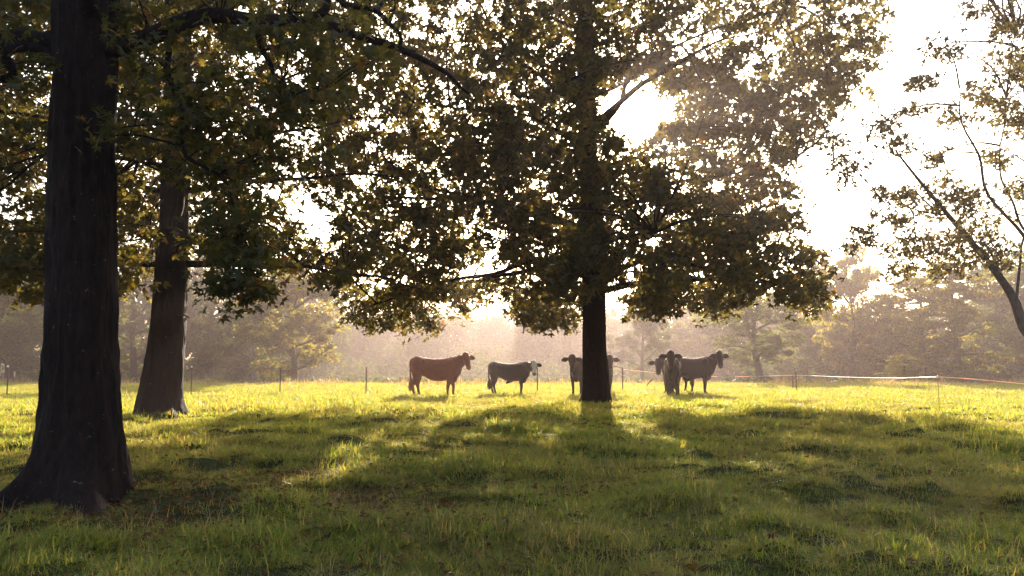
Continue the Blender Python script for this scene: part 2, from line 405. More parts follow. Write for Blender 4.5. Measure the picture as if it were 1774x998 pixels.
# --- tree 1: nearest trunk on the left
def tree_near():
    b = at(140, 860, 7.7); b.z = ground(b.x, 7.7) - .03; base = tuple(b)
    L = lambda px, py, d, r: loc(base, px, py, d, r)
    line = [(0.0, 0, -.12, .42), L(140, 820, 7.7, .40), L(140, 740, 7.7, .36), L(141, 600, 7.7, .318), L(142, 500, 7.7, .303), L(145, 300, 7.7, .298), L(148, 100, 7.7, .29), L(150, -80, 7.7, .28), (-.2, 0, 8, .18), (-.2, .2, 12, .04)]
    limbs = [
        [L(150, 95, 7.7, .13), L(225, 74, 7.6, .10), L(330, 47, 7.5, .085), L(440, 35, 7.4, .07), L(545, 38, 7.3, .052), L(620, 66, 7.2, .042), L(690, 85, 7.1, .034), L(760, 120, 7.0, .022), L(810, 150, 7.0, .012)],
        [L(150, 115, 7.7, .12), L(60, 62, 7.6, .095), L(-60, 68, 7.5, .07), L(-250, 10, 7.3, .03)],
        [L(150, 120, 7.7, .08), L(40, 88, 7.4, .055), L(-30, 140, 7.2, .04), L(-220, 130, 7.0, .02)],
        [L(300, 52, 7.5, .045), L(292, 130, 7.45, .030), L(308, 215, 7.4, .024), L(345, 285, 7.35, .019), L(385, 345, 7.3, .015), L(405, 420, 7.3, .011), L(440, 490, 7.3, .006)],
        [L(545, 38, 7.3, .05), L(570, 8, 7.3, .035), L(625, 8, 7.3, .03), L(680, 60, 7.3, .022), L(740, 90, 7.2, .012)],
        [L(150, 60, 7.7, .11), L(230, -60, 8.6, .08), L(330, -200, 10, .04), L(420, -260, 11.2, .015)],
        [L(150, 40, 7.7, .11), L(160, -120, 6.2, .08), L(260, -250, 4.6, .04), L(300, -300, 3.6, .015)],
        [L(150, 30, 7.7, .11), L(60, -100, 8.8, .08), L(-120, -200, 10, .03)],
        [L(440, 35, 7.4, .04), L(470, 120, 7.6, .024), L(510, 200, 7.9, .016), L(560, 260, 8.1, .008)],
    ]
    rng = np.random.default_rng(11); C = []
    def reg(px0, px1, py0, py1, d0, d1, n, keep=None):
        k = 0
        while k < n:
            px, py, d = rng.uniform(px0, px1), rng.uniform(py0, py1), rng.uniform(d0, d1)
            if keep is not None and not keep(px, py): continue
            p = at(px, py, d) - Vector(base); C.append(tuple(p)); k += 1
    bound = lambda px, py: py < 60 + (np.interp(px, [200, 300, 400, 520, 600, 700], [130, 210, 190, 150, 90, 40]))
    reg(200, 700, -60, 300, 6.6, 9.0, 118, bound)
    reg(355, 455, 310, 510, 7.1, 7.6, 34, lambda a, c: c > 330 + abs(a - 410) * .9)
    reg(300, 560, 150, 320, 7.2, 8.4, 44, lambda a, c: c < 340 - (a - 300) * .25)
    reg(-250, 90, -80, 190, 6.6, 9.0, 70)
    reg(-500, 700, -500, -60, 4.0, 12.0, 260)
    reg(125, 195, 205, 240, 7.0, 7.15, 3)
    C = [c for c in C if c[2] < 13.5]
    return big_tree('sweetgum_tree', base, 'tall dark sweetgum nearest the viewer with thick furrowed trunk and flared roots', 'tree', line, limbs, C,
             'star', .085, 27, .30, 5, M_LEAF, M_BARK, flare=1.3, roots=5, bark=.052, flare_h=.36, lean=(-.25, -.2), trunk_kw=dict(sides=150, rings=330))
tree_near()

# --- tree 2: left, farther
def tree_left():
    b = at(278, 725, 17.4); b.z = ground(b.x, 17.4) - .03; base = tuple(b)
    L = lambda px, py, d, r: loc(base, px, py, d, r)
    line = [(0, 0, -.12, .48), L(276, 700, 17.4, .46), L(282, 650, 17.4, .43), L(288, 600, 17.4, .395), L(293, 550, 17.4, .37), L(297, 480, 17.4, .355), L(302, 380, 17.4, .325), L(306, 250, 17.4, .29), L(312, 100, 17.4, .25), L(318, -50, 17.4, .19), (.9, .1, 13, .03)]
    prof = [(2.6, 5.4), (5, 6.2), (8, 6.0), (11, 4.5), (13.5, 1.5)]
    limbs = autolimbs((3.3, 9.5), 15, prof, line, 4, .45, .09)
    limbs += [[(.32, 0, 3.9, .055), (1.1, -.2, 4.4, .045), (2.2, -.4, 4.3, .028), (3.6, -.5, 3.3, .012)],
              [(.3, 0, 3.2, .07), (-.6, -.2, 3.5, .05), (-1.8, -.2, 3.5, .035), (-3.4, -.3, 3.0, .012)]]
    holes = [(545, 385, 78, 24, 38), (465, 318, 34, 14, 10), (250, 300, 14, 40, 0), (370, 230, 22, 16, 0)]
    def keep(px, py, W, rng):
        low = np.interp(px, [-300, 0, 60, 200, 250, 330, 360, 420, 520, 600, 660], [480, 500, 515, 520, 505, 440, 455, 460, 490, 515, 430])
        front = (W[:, 1] < base[1] + .2) & (abs(px - np.interp(py, [250, 500], [305, 296])) < 34) & (py > 285)
        return ~front & (py < low - rng.uniform(0, 30, px.shape)) & (px < 640 + rng.normal(0, 20, px.shape)) & ~in_holes(px, py, holes, rng)
    C = sample_crown(base, 1700, prof, keep, 8, zp=1.35, thr=.37)
    big_tree('sweetgum_tree', base, 'leaning sweetgum with flared roots, second trunk from the pasture corner, beside the nearest one', 'tree', line, limbs, C,
             'tri', .13, 33, .50, 6, M_LEAF2, M_BARK, flare=1.05, roots=5, bark=.038, flare_h=.36, lean=(-.35, 0), trunk_kw=dict(sides=110, rings=220))
tree_left()

# --- tree 3: the big central tree
def tree_centre():
    b = at(1034, 700, 22.7); b.z = ground(b.x, 22.7) - .03; base = tuple(b)
    L = lambda px, py, d, r: loc(base, px, py, d, r)
    line = [(0, 0, -.12, .44), L(1033, 690, 22.7, .42), L(1031, 650, 22.7, .38), L(1030, 600, 22.7, .355), L(1029, 500, 22.7, .325), L(1025, 400, 22.7, .30), L(1020, 300, 22.7, .28), L(1017, 200, 22.7, .275), L(1014, 50, 22.7, .25), L(1010, -120, 22.7, .14), (-.5, 0, 15.8, .04)]
    prof = [(2.2, 7.6), (4, 8.3), (8, 8.8), (11, 8.8), (13.5, 6), (16, 1.5)]
    limbs = autolimbs((3.2, 13), 22, prof, line, 9, .5, .10, ry=.6)
    limbs += [[(-.25, 0, 8.0, .13), (.35, -.2, 8.7, .10), (1.6, -.6, 9.6, .07), (3.6, -1.0, 10.6, .03), (5.5, -1.2, 11.0, .012)],
              [(-.15, 0, 3.8, .10), (-1.6, -.5, 4.1, .08), (-3.6, -1.0, 3.7, .05), (-5.6, -1.2, 3.0, .03), (-7.0, -1.3, 2.6, .01)],
              [(-.15, 0, 3.6, .10), (1.6, -.7, 4.2, .08), (3.4, -1.2, 3.9, .05), (5.2, -1.5, 3.4, .03), (6.6, -1.6, 2.9, .01)],
              [(-.2, 0, 5, .11), (-1.8, -.6, 5.6, .09), (-4.4, -1.4, 5.9, .05), (-7.2, -2.0, 5.6, .012)]]
    holes = [(1093, 190, 60, 60, 0), (1163, 185, 20, 30, 0), (1096, 262, 14, 12, 0), (1172, 300, 20, 12, 20), (830, 470, 75, 20, -3), (870, 405, 14, 14, 0), (812, 405, 12, 18, 0),
             (775, 318, 26, 14, 0), (955, 330, 8, 10, 0), (1240, 60, 60, 12, 8), (1300, 75, 40, 10, 0), (1245, 320, 30, 12, 10), (1085, 490, 30, 22, 0), (1300, 130, 22, 10, 0), (1200, 470, 18, 9, 0),
             (735, 30, 22, 26, 0), (960, 85, 16, 9, 0), (1180, 380, 14, 9, 0), (700, 480, 14, 10, 0), (1130, 320, 12, 8, 0), (660, 60, 20, 20, 0)]
    def keep(px, py, W, rng):
        low = np.interp(px, [560, 600, 640, 740, 790, 860, 885, 905, 990, 1060, 1075, 1100, 1160, 1200, 1230, 1280, 1330, 1380, 1440], [500, 545, 565, 570, 545, 500, 520, 560, 568, 490, 480, 540, 548, 520, 545, 535, 505, 545, 555])
        rt = np.interp(py, [-200, 0, 60, 120, 150, 185, 230, 300, 350, 420, 470, 560], [1480, 1525, 1555, 1570, 1520, 1465, 1420, 1375, 1385, 1410, 1432, 1432])
        lf = np.interp(py, [-200, 0, 200, 400, 570], [540, 560, 580, 590, 590])
        lf = lf + 45 * (vnoise(py * .03, px * 0, 7) - .5)
        yr = W[:, 1] - base[1]; zr = W[:, 2] - base[2]
        lit = (px < 1008) | ((px > 1150) & (px < 1310))
        return ~(lit & (yr < 1.6) & (py > low - 52) & (rng.uniform(0, 1, px.shape) < .85)) & ~(lit & (yr > 1.6) & (zr > 3.4) & (zr < 3.4 + .5 * (yr - 1.6)) & (rng.uniform(0, 1, px.shape) < .7)) & (rng.uniform(0, 1, px.shape) > sstep(11.2, 13, W[:, 2]) * .8) & (py < low - rng.uniform(0, 22, px.shape)) & (px < rt - rng.uniform(0, 30, px.shape)) & (px > lf) & ~in_holes(px, py, holes, rng, .15)
    C = sample_crown(base, 2600, prof, keep, 17, cy=-.4, zp=1.3, ry=.62, thr=.36)
    def keep2(px, py, W, rng):
        low = np.interp(px, [560, 600, 640, 740, 790, 860, 885, 905, 990, 1060, 1075, 1100, 1160, 1200, 1230, 1280, 1330, 1380, 1440], [500, 545, 568, 573, 548, 500, 520, 563, 570, 490, 480, 540, 548, 520, 548, 535, 505, 545, 555])
        return (W[:, 1] - base[1] > .9) & (px > 596) & (px < 1320) & (py < low) & (py > low - 62) & ~in_holes(px, py, holes, rng, .15)
    C = np.concatenate([C, sample_crown(base, 230, [(2.0, 8.2), (4.2, 8.6)], keep2, 31, cy=.6, ry=.62, inner=.2, thr=.30)])
    big_tree('shade_tree', base, 'huge spreading shade tree in mid pasture with cows behind its straight trunk', 'tree', line, limbs, C,
             'tri', .14, 36, .50, 7, M_LEAF2, M_BARK, flare=.9, roots=6, bark=.032, flare_h=.30, trunk_kw=dict(sides=96, rings=220))
tree_centre()

# --- tree 4: thin leaning tree entering from the right edge
def tree_right():
    b = at(1985, 735, 16); b.z = ground(b.x, 16) - .03; base = tuple(b)
    L = lambda px, py, d, r: loc(base, px, py, d, r)
    line = [(0, 0, -.1, .18), (-.25, 0, .4, .155), L(1900, 660, 16, .14), L(1825, 620, 16, .125), L(1778, 575, 16, .11), L(1752, 510, 16, .09), L(1700, 440, 16, .07), L(1645, 375, 16, .055), L(1592, 312, 16, .036), L(1552, 262, 16, .018)]
    limbs = [
        [L(1790, 585, 16, .09), L(1815, 500, 15.8, .07), L(1785, 430, 15.7, .055), L(1738, 365, 15.6, .045), L(1697, 290, 15.5, .036), L(1668, 220, 15.4, .026), L(1655, 150, 15.3, .012)],
        [L(1800, 470, 15.8, .05), L(1776, 395, 15.8, .04), L(1748, 330, 15.8, .03), L(1732, 255, 15.8, .022), L(1742, 170, 15.8, .012)],
        [L(1745, 495, 16, .045), L(1700, 420, 16.2, .03), L(1640, 425, 16.3, .02), L(1575, 440, 16.4, .008)],
        [L(1760, 520, 16, .05), L(1772, 440, 16.4, .035), L(1790, 330, 16.8, .03), L(1775, 200, 17, .022), L(1760, 60, 17, .01)],
        [L(1850, 640, 16, .09), L(1900, 480, 16.2, .07), L(1930, 300, 16.4, .05), L(1900, 100, 16.5, .02)],
        [L(1640, 372, 16, .03), L(1600, 370, 15.7, .02), L(1530, 350, 15.4, .008)],
    ]
    rng = np.random.default_rng(23)
    clusters = [(1470, 285, 22), (1530, 215, 16), (1560, 250, 18), (1440, 245, 16), (1600, 140, 20), (1640, 85, 20), (1690, 18, 14), (1750, 40, 26), (1745, 105, 30), (1645, 200, 18), (1605, 350, 26), (1550, 330, 22),
                (1500, 408, 24), (1600, 420, 34), (1700, 160, 26), (1762, 220, 26), (1650, 330, 20), (1735, 190, 24), (1770, 330, 30), (1700, 400, 34), (1640, 455, 34), (1570, 470, 20), (1690, 350, 24), (1620, 270, 14),
                (1560, 380, 20), (1660, 415, 30), (1730, 440, 26), (1770, 130, 30), (1585, 190, 12), (1725, 270, 18), (1900, 100, 90), (1950, 250, 100), (1900, 350, 90), (1850, -30, 80), (1720, -90, 60), (1980, -60, 90)]
    C = []
    for cx_, cy_, r in clusters:
        for k in range(max(4, int(r * .62))):
            C.append(tuple(at(cx_ + rng.normal(0, r * .75), cy_ + rng.normal(0, r * .5), 16 + rng.uniform(-1, 1.4)) - Vector(base)))
    big_tree('leaning_tree', base, 'slender sparse tree leaning in from beyond the right edge with thin bare limbs', 'tree', line, limbs, C,
             'tri', .080, 21, .30, 8, M_LEAF3, M_BARK2, flare=.5, roots=4, bark=.008, flare_h=.25, trunk_kw=dict(sides=30, rings=110), wob=.14, lthin=.72)
tree_right()

# ------------------------------------------------------------------ background trees
def far_tree_meshes(seed, h, cw, kind, cbase=.2, ncl=150, per=75, q=.22, layers=False):
    """unit helper: trunk+limb tubes and crown mesh of a tree of height h and crown half-width cw"""
    rng = np.random.default_rng(seed); t = Tubes()
    top = (rng.normal(0, .3), rng.normal(0, .3), h * .93)
    tr = smooth_line([(0, 0, -.3, h * .028), (rng.normal(0, .12), 0, h * .2, h * .020), (rng.normal(0, .3), rng.normal(0, .2), h * .5, h * .014), (*top, .02)], 16)
    t.add(tr[:, :3], tr[:, 3], 9)
    tips = []; nl = 18 if layers else 14; lm = []
    for k in range(nl):
        z0 = h * (cbase + (.9 - cbase) * (k + .3) / nl) ; a = k * 2.4 + rng.normal(0, .3)
        fr = (z0 / h - cbase) / (1 - cbase)
        R = cw * (math.sin(math.pi * min(1, .22 + .78 * fr)) ** .6 if not layers else (1 - .75 * fr)) * rng.uniform(.75, 1.15)
        up = (.15 if layers else .45) + rng.normal(0, .12)
        p0 = np.array([np.interp(z0, tr[:, 2], tr[:, 0]), np.interp(z0, tr[:, 2], tr[:, 1]), z0])
        pts = [(*p0, h * .009)]
        for f in (.3, .6, 1.0):
            pts.append((p0[0] + R * f * math.cos(a + .3 * f) + rng.normal(0, .15), p0[1] + R * f * math.sin(a + .3 * f), z0 + R * (up * f) + rng.normal(0, .15), h * .009 * (1.05 - f)))
        L = smooth_line(pts, 9); lt = Tubes(); lt.add(L[:, :3], L[:, 3] + .012, 5); lm.append(lt); tips.append(L[3:, :3])
    tips = np.concatenate(tips)
    C = tips[rng.integers(0, len(tips), ncl)] + rng.normal(0, 1, (ncl, 3)) * np.array([cw * .16, cw * .16, h * .035])
    sc = (rng.uniform(.5, 1.25, ncl) * cw * .165).repeat(per)[:, None]
    g = rng.normal(0, 1, (ncl * per, 3)); g /= np.linalg.norm(g, axis=1, keepdims=True); g *= rng.uniform(.0, 1, (ncl * per, 1)) ** .4
    g[:, 2] *= .38 if layers else .75
    Lp = C.repeat(per, 0) + g * sc
    cr = leaves_mesh('far crown', Lp, q, rng, 'duo', tilt=1.0)
    limbs = Tubes()
    for l in lm:
        for v, f in zip(l.V, l.F): limbs.V.append(v); limbs.F.append(f + limbs.n); limbs.n += len(v)
    return t.mesh('far trunk'), limbs.mesh('far limbs'), cr
PROTO = {}
def far_tree(name, px, top, half, d, proto, label, mat, cat='tree', rz=0., sink=0):
    """px: trunk pixel, top: pixel row of the treetop, half: crown half width in pixels"""
    b = at(px, 640, d); zg = ground(b.x, d) - sink
    h = at(px, top, d).z - zg; cw = half * d / F
    key = proto
    if key not in PROTO:
        lay = proto.startswith('layer'); bare = proto.startswith('oak')
        sd_ = sum(map(ord, proto))
        PROTO[key] = far_tree_meshes(sd_, 12, 4.2, proto, .10 if not bare else .24, 250 if not (bare or lay) else 130, 90, .21, lay)
    tm, lm, cm = PROTO[key]
    root = empty(name, (b.x, d, zg), label, cat, 'trees along the woods edge', rz); root.scale = (cw / 4.2, cw / 4.2, h / 12)
    for nm, me, mt in (('trunk', tm, M_BARK2), ('limb', lm, M_BARK2), ('crown', cm, mat)):
        o = bpy.data.objects.new(nm, me); ROOT.objects.link(o); o.parent = root
        if not me.materials: me.materials.append(mt)
        o.material_slots[0].link = 'OBJECT'; o.material_slots[0].material = mt
    return root
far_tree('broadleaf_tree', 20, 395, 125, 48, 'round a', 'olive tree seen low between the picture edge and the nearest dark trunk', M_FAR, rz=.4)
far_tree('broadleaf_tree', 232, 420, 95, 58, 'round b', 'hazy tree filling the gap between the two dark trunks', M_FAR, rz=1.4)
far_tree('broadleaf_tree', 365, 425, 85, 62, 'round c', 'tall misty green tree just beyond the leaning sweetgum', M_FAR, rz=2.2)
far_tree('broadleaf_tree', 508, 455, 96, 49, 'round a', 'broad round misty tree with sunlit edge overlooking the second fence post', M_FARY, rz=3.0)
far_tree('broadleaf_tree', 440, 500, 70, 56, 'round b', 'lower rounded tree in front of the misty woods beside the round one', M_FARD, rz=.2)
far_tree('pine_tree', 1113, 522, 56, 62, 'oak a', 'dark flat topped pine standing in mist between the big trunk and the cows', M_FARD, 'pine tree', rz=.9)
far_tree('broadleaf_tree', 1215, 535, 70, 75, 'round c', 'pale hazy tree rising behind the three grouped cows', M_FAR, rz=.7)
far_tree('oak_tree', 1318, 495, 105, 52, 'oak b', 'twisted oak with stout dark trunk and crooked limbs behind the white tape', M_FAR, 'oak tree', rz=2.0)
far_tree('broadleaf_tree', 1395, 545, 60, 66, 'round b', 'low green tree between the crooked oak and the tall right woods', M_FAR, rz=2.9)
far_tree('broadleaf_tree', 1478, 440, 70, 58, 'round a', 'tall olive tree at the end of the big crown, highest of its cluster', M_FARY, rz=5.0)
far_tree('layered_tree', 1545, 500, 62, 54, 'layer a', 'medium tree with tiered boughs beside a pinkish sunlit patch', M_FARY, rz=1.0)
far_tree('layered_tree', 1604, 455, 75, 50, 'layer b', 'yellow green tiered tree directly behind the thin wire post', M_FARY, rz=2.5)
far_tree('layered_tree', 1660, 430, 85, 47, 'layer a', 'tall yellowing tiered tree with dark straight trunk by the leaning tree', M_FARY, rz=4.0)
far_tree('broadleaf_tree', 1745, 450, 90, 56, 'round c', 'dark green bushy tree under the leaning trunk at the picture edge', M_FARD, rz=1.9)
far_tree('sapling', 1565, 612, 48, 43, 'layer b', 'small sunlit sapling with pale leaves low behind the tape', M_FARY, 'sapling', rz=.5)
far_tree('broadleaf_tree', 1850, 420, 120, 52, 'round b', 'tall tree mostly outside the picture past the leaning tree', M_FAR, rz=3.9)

# the woods behind, read as one mass
def woods():
    rng = np.random.default_rng(77); Ps = []; t = Tubes()
    spec = []
    def row(x0, x1, n, d0, d1, t0, t1, hw):
        for k in range(n):
            px = x0 + (x1 - x0) * (k + rng.uniform(.2, .8)) / n
            spec.append((px, np.interp((px - x0) / (x1 - x0), [0, 1], [t0, t1]) + rng.normal(0, 10), rng.uniform(d0, d1), hw * rng.uniform(.8, 1.2)))
    row(-500, 560, 22, 68, 84, 425, 470, 62)
    row(540, 1080, 19, 92, 125, 545, 540, 42)
    row(560, 1100, 14, 135, 160, 528, 525, 46)
    row(1060, 1440, 13, 84, 104, 535, 515, 46)
    row(1420, 2400, 18, 66, 84, 530, 500, 56)
    for px, top, d, hw in spec:
        b = at(px, 640, d); zg = ground(b.x, d); h = at(px, top, d).z - zg; cw = hw * d / F
        n = 70
        g = rng.normal(0, 1, (n, 3)); g /= np.linalg.norm(g, axis=1, keepdims=True); g *= rng.uniform(.3, 1, (n, 1)) ** .5
        C = np.stack([b.x + g[:, 0] * cw, d + g[:, 1] * cw, zg + h * .52 + g[:, 2] * h * .46], -1)
        per = 52; o = rng.normal(0, .42, (n * per, 3)) * cw * .25; Ps.append(C.repeat(per, 0) + o)
        t.add([(b.x, d, zg - .3), (b.x + rng.normal(0, .3), d, zg + h * .5), (b.x, d, zg + h * .85)], [.22, .15, .04], 6)
    P = np.concatenate(Ps)
    P[:, 2] = np.maximum(P[:, 2], gz(P[:, 0], P[:, 1]) + .1)
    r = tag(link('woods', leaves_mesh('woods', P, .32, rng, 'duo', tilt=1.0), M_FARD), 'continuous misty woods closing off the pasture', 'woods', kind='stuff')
    link('trunk', t.mesh('woods trunks'), M_BARK2, r); r.children[0]['kind'] = 'stuff'
    # undergrowth along the foot of the woods
    n = 90000; px = rng.uniform(-500, 2300, n); d = rng.uniform(44, 84, n); x = (px - CX) / F * d
    hh = .5 + 1.7 * fbm(x * .25, d * .2, 41) ** 2 * sstep(43, 60, d) + 3.2 * fbm(x * .3, d * .1, 43) * sstep(64, 76, d); z = gz(x, d) + rng.uniform(0, 1, n) * hh
    n2 = 60000; px = rng.uniform(380, 1250, n2); d2 = rng.uniform(88, 165, n2); x2 = (px - CX) / F * d2; z2 = gz(x2, d2) + rng.uniform(0, 1, n2) * (2.5 + 4 * fbm(x2 * .2, d2 * .1, 47))
    x = np.concatenate([x, x2]); d = np.concatenate([d, d2]); z = np.concatenate([z, z2])
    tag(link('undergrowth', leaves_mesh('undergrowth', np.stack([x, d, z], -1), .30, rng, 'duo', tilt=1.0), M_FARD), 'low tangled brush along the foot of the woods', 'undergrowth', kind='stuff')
woods()

# ------------------------------------------------------------------ grass
def tuft(name, n, h, wdt, rad, seed, mat, lean=.5, head=False):
    rng = np.random.default_rng(seed); V, Fc = [], []
    for k in range(n):
        a = rng.uniform(0, 6.283); r = rad * math.sqrt(rng.uniform()); x, y = r * math.cos(a), r * math.sin(a)
        b = rng.uniform(0, 6.283); hh = h * rng.uniform(.45, 1.2); ww = wdt * rng.uniform(.6, 1.3)
        le = lean * abs(rng.normal(0, .8)) + .1; dx, dy = math.cos(b), math.sin(b); nx, ny = -dy, dx
        s = len(V)
        for t, wf in ((0, 1), (.4, .9), (.75, .6), (1, .0)):
            out = hh * le * t * t * 1.2; up = hh * t * (1 - .3 * le * t)
            cx_, cy_ = x + dx * out, y + dy * out
            if wf > 0: V.append((cx_ + nx * ww * wf / 2, cy_ + ny * ww * wf / 2, up - .01)); V.append((cx_ - nx * ww * wf / 2, cy_ - ny * ww * wf / 2, up - .01))
            else: V.append((cx_, cy_, up)); V.append((cx_ + nx * .0005, cy_ + ny * .0005, up))
        for q in range(3): Fc.append((s + 2 * q, s + 2 * q + 1, s + 2 * q + 3, s + 2 * q + 2))
    me = mesh_np(name, np.array(V), np.array(Fc)); me.materials.append(mat)
    return bpy.data.objects.new(name, me)
def scatter(name, pts, scale, idx, objs, label, cat, seed=1):
    col = bpy.data.collections.new(name + ' source')
    for k, o in enumerate(objs): o.name = '%02d_%s' % (k, o.name); col.objects.link(o)
    me = bpy.data.meshes.new(name); me.vertices.add(len(pts)); me.vertices.foreach_set('co', np.asarray(pts, np.float32).ravel())
    rng = np.random.default_rng(seed)
    for an, tp, v in (('s', 'FLOAT', scale), ('k', 'INT', idx)):
        at_ = me.attributes.new(an, tp, 'POINT'); at_.data.foreach_set('value', np.ascontiguousarray(v, np.float32 if tp == 'FLOAT' else np.int32))
    R = np.stack([rng.normal(0, .10, len(pts)), rng.normal(0, .10, len(pts)), rng.uniform(0, 6.283, len(pts))], -1).astype(np.float32)
    at_ = me.attributes.new('r', 'FLOAT_VECTOR', 'POINT'); at_.data.foreach_set('vector', R.ravel())
    ob = bpy.data.objects.new(name, me); ROOT.objects.link(ob)
    ng = bpy.data.node_groups.new(name, 'GeometryNodeTree')
    ng.interface.new_socket('Geometry', in_out='INPUT', socket_type='NodeSocketGeometry'); ng.interface.new_socket('Geometry', in_out='OUTPUT', socket_type='NodeSocketGeometry')
    N = ng.nodes; gi = N.new('NodeGroupInput'); go = N.new('NodeGroupOutput'); ip = N.new('GeometryNodeInstanceOnPoints'); ci = N.new('GeometryNodeCollectionInfo')
    ci.inputs['Collection'].default_value = col; ci.inputs['Separate Children'].default_value = True; ci.inputs['Reset Children'].default_value = True
    def attr(nm, dt):
        a = N.new('GeometryNodeInputNamedAttribute'); a.data_type = dt; a.inputs['Name'].default_value = nm; return [o for o in a.outputs if o.enabled][0]
    lk = ng.links.new
    lk(gi.outputs[0], ip.inputs['Points']); lk(ci.outputs[0], ip.inputs['Instance']); ip.inputs['Pick Instance'].default_value = True
    lk(attr('k', 'INT'), ip.inputs['Instance Index']); lk(attr('s', 'FLOAT'), ip.inputs['Scale'])
    e2r = N.new('FunctionNodeEulerToRotation'); lk(attr('r', 'FLOAT_VECTOR'), e2r.inputs[0]); lk(e2r.outputs[0], ip.inputs['Rotation'])
    lk(ip.outputs[0], go.inputs[0])
    md = ob.modifiers.new('scatter', 'NODES'); md.node_group = ng
    return tag(ob, label, cat, kind='stuff')
def field_pts(d0, d1, dens, rng, margin=2.5):
    A = ((d1 ** 2 - d0 ** 2) / 2 * 1.334 + 2 * margin * (d1 - d0)); n = int(A * dens)
    n2 = int(n * 1.9); d = rng.uniform(d0, d1, n2); wd_ = .667 * d + margin; wm = .667 * d1 + margin
    x = rng.uniform(-wm, wm, n2); ok = abs(x) < wd_; return x[ok][:n], d[ok][:n]
def grass():
    rng = np.random.default_rng(5)
    near = [tuft('tuft', 54,   .036 + .016 * (k % 3), .0040, .13, 100 + k, M_GRASS, 1.9) for k in range(6)]
    mid = [tuft('tuft', 54, .054 + .016 * (k % 3), .0068, .20, 200 + k, M_GRASS, 1.3) for k in range(5)]
    far = [tuft('tuft', 50, .065 + .018 * (k % 3), .012, .30, 300 + k, M_GRASS, 1.0) for k in range(5)]
    X, Yy, Sc, K = [], [], [], []
    for (d0, d1, dens, k0, nk) in ((3.6, 9, 260, 0, 6), (9, 17, 100, 6, 5), (17, 42, 34, 11, 5)):
        x, y = field_pts(d0, d1, dens, rng)
        f = fbm(x * .8, y * .8, 50)
        bare = fbm(x * 1.3, y * 1.3, 61)
        near_tree = np.exp(-((x + 4.3) ** 2 + (y - 7.6) ** 2) / 3.5) 
        keep = (bare + rng.normal(0, .05, len(x)) < .76 - near_tree * .28)
        keep &= (fbm(x * 4.3, y * 4.3, 91, 2) + .0 * x < (.70 if d0 < 17 else .9))
        x, y, f = x[keep], y[keep], f[keep]
        s = (.40 + 1.25 * f ** 1.3) * rng.uniform(.6, 1.45, len(x)) * (1 - .35 * near_tree[keep])
        hum = fbm(x * 1.9, y * 1.9, 21) > .60; s = np.where(hum, s * 1.35, s)
        X.append(x); Yy.append(y); Sc.append(s); K.append(k0 + rng.integers(0, nk, len(x)))
    x, y, s, k = map(np.concatenate, (X, Yy, Sc, K))
    scatter('grass', np.stack([x, y, gz(x, y)], -1), s, k, near + mid + far, 'grazed tufty green and straw coloured pasture grass', 'grass')
    # weeds on the far edge
    wd = [tuft('weed', 12, .42, .016, .16, 400 + q, M_WEED, .45) for q in range(4)]
    n = 2600; px = rng.uniform(-200, 2000, n); d = rng.uniform(36.5, 43, n); x = (px - CX) / F * d
    s = (.25 + fbm(x * .5, d * .5, 71) ** 2 * 1.7) * rng.uniform(.6, 1.3, n)
    scatter('weeds', np.stack([x, d, gz(x, d)], -1), s, rng.integers(0, 4, n), wd, 'ragged dry weeds along the far pasture edge', 'weeds', 2)
    # long dry stalks lying about in the near grass
    ld = [tuft('stalk', 5, .22, .004, .06, 500 + q, M_WEED, 1.6) for q in range(4)]
    x, y = field_pts(4, 12, 9, rng); s = rng.uniform(.6, 1.3, len(x))
    scatter('dry_grass', np.stack([x, y, gz(x, y) + .01], -1), s, rng.integers(0, 4, len(x)), ld, 'loose dry stalks among the near grass', 'dry grass', 3)
    # fallen leaves
    n = 9000; t_ = rng.uniform(0, 1, n)
    x = np.where(t_ < .6, rng.normal(-2.6, 2.0, n), rng.uniform(-7, 7, n)); y = np.where(t_ < .6, rng.normal(7.6, 1.4, n), rng.uniform(4, 16, n))
    P = np.stack([x, y, gz(x, y) + rng.uniform(.01, .07, n)], -1)
    tag(link('leaf_litter', leaves_mesh('leaf litter', P, .04, rng, 'star', tilt=.5), M_LITTER), 'brown fallen leaves scattered round the nearest roots', 'fallen leaves', kind='stuff')
grass()

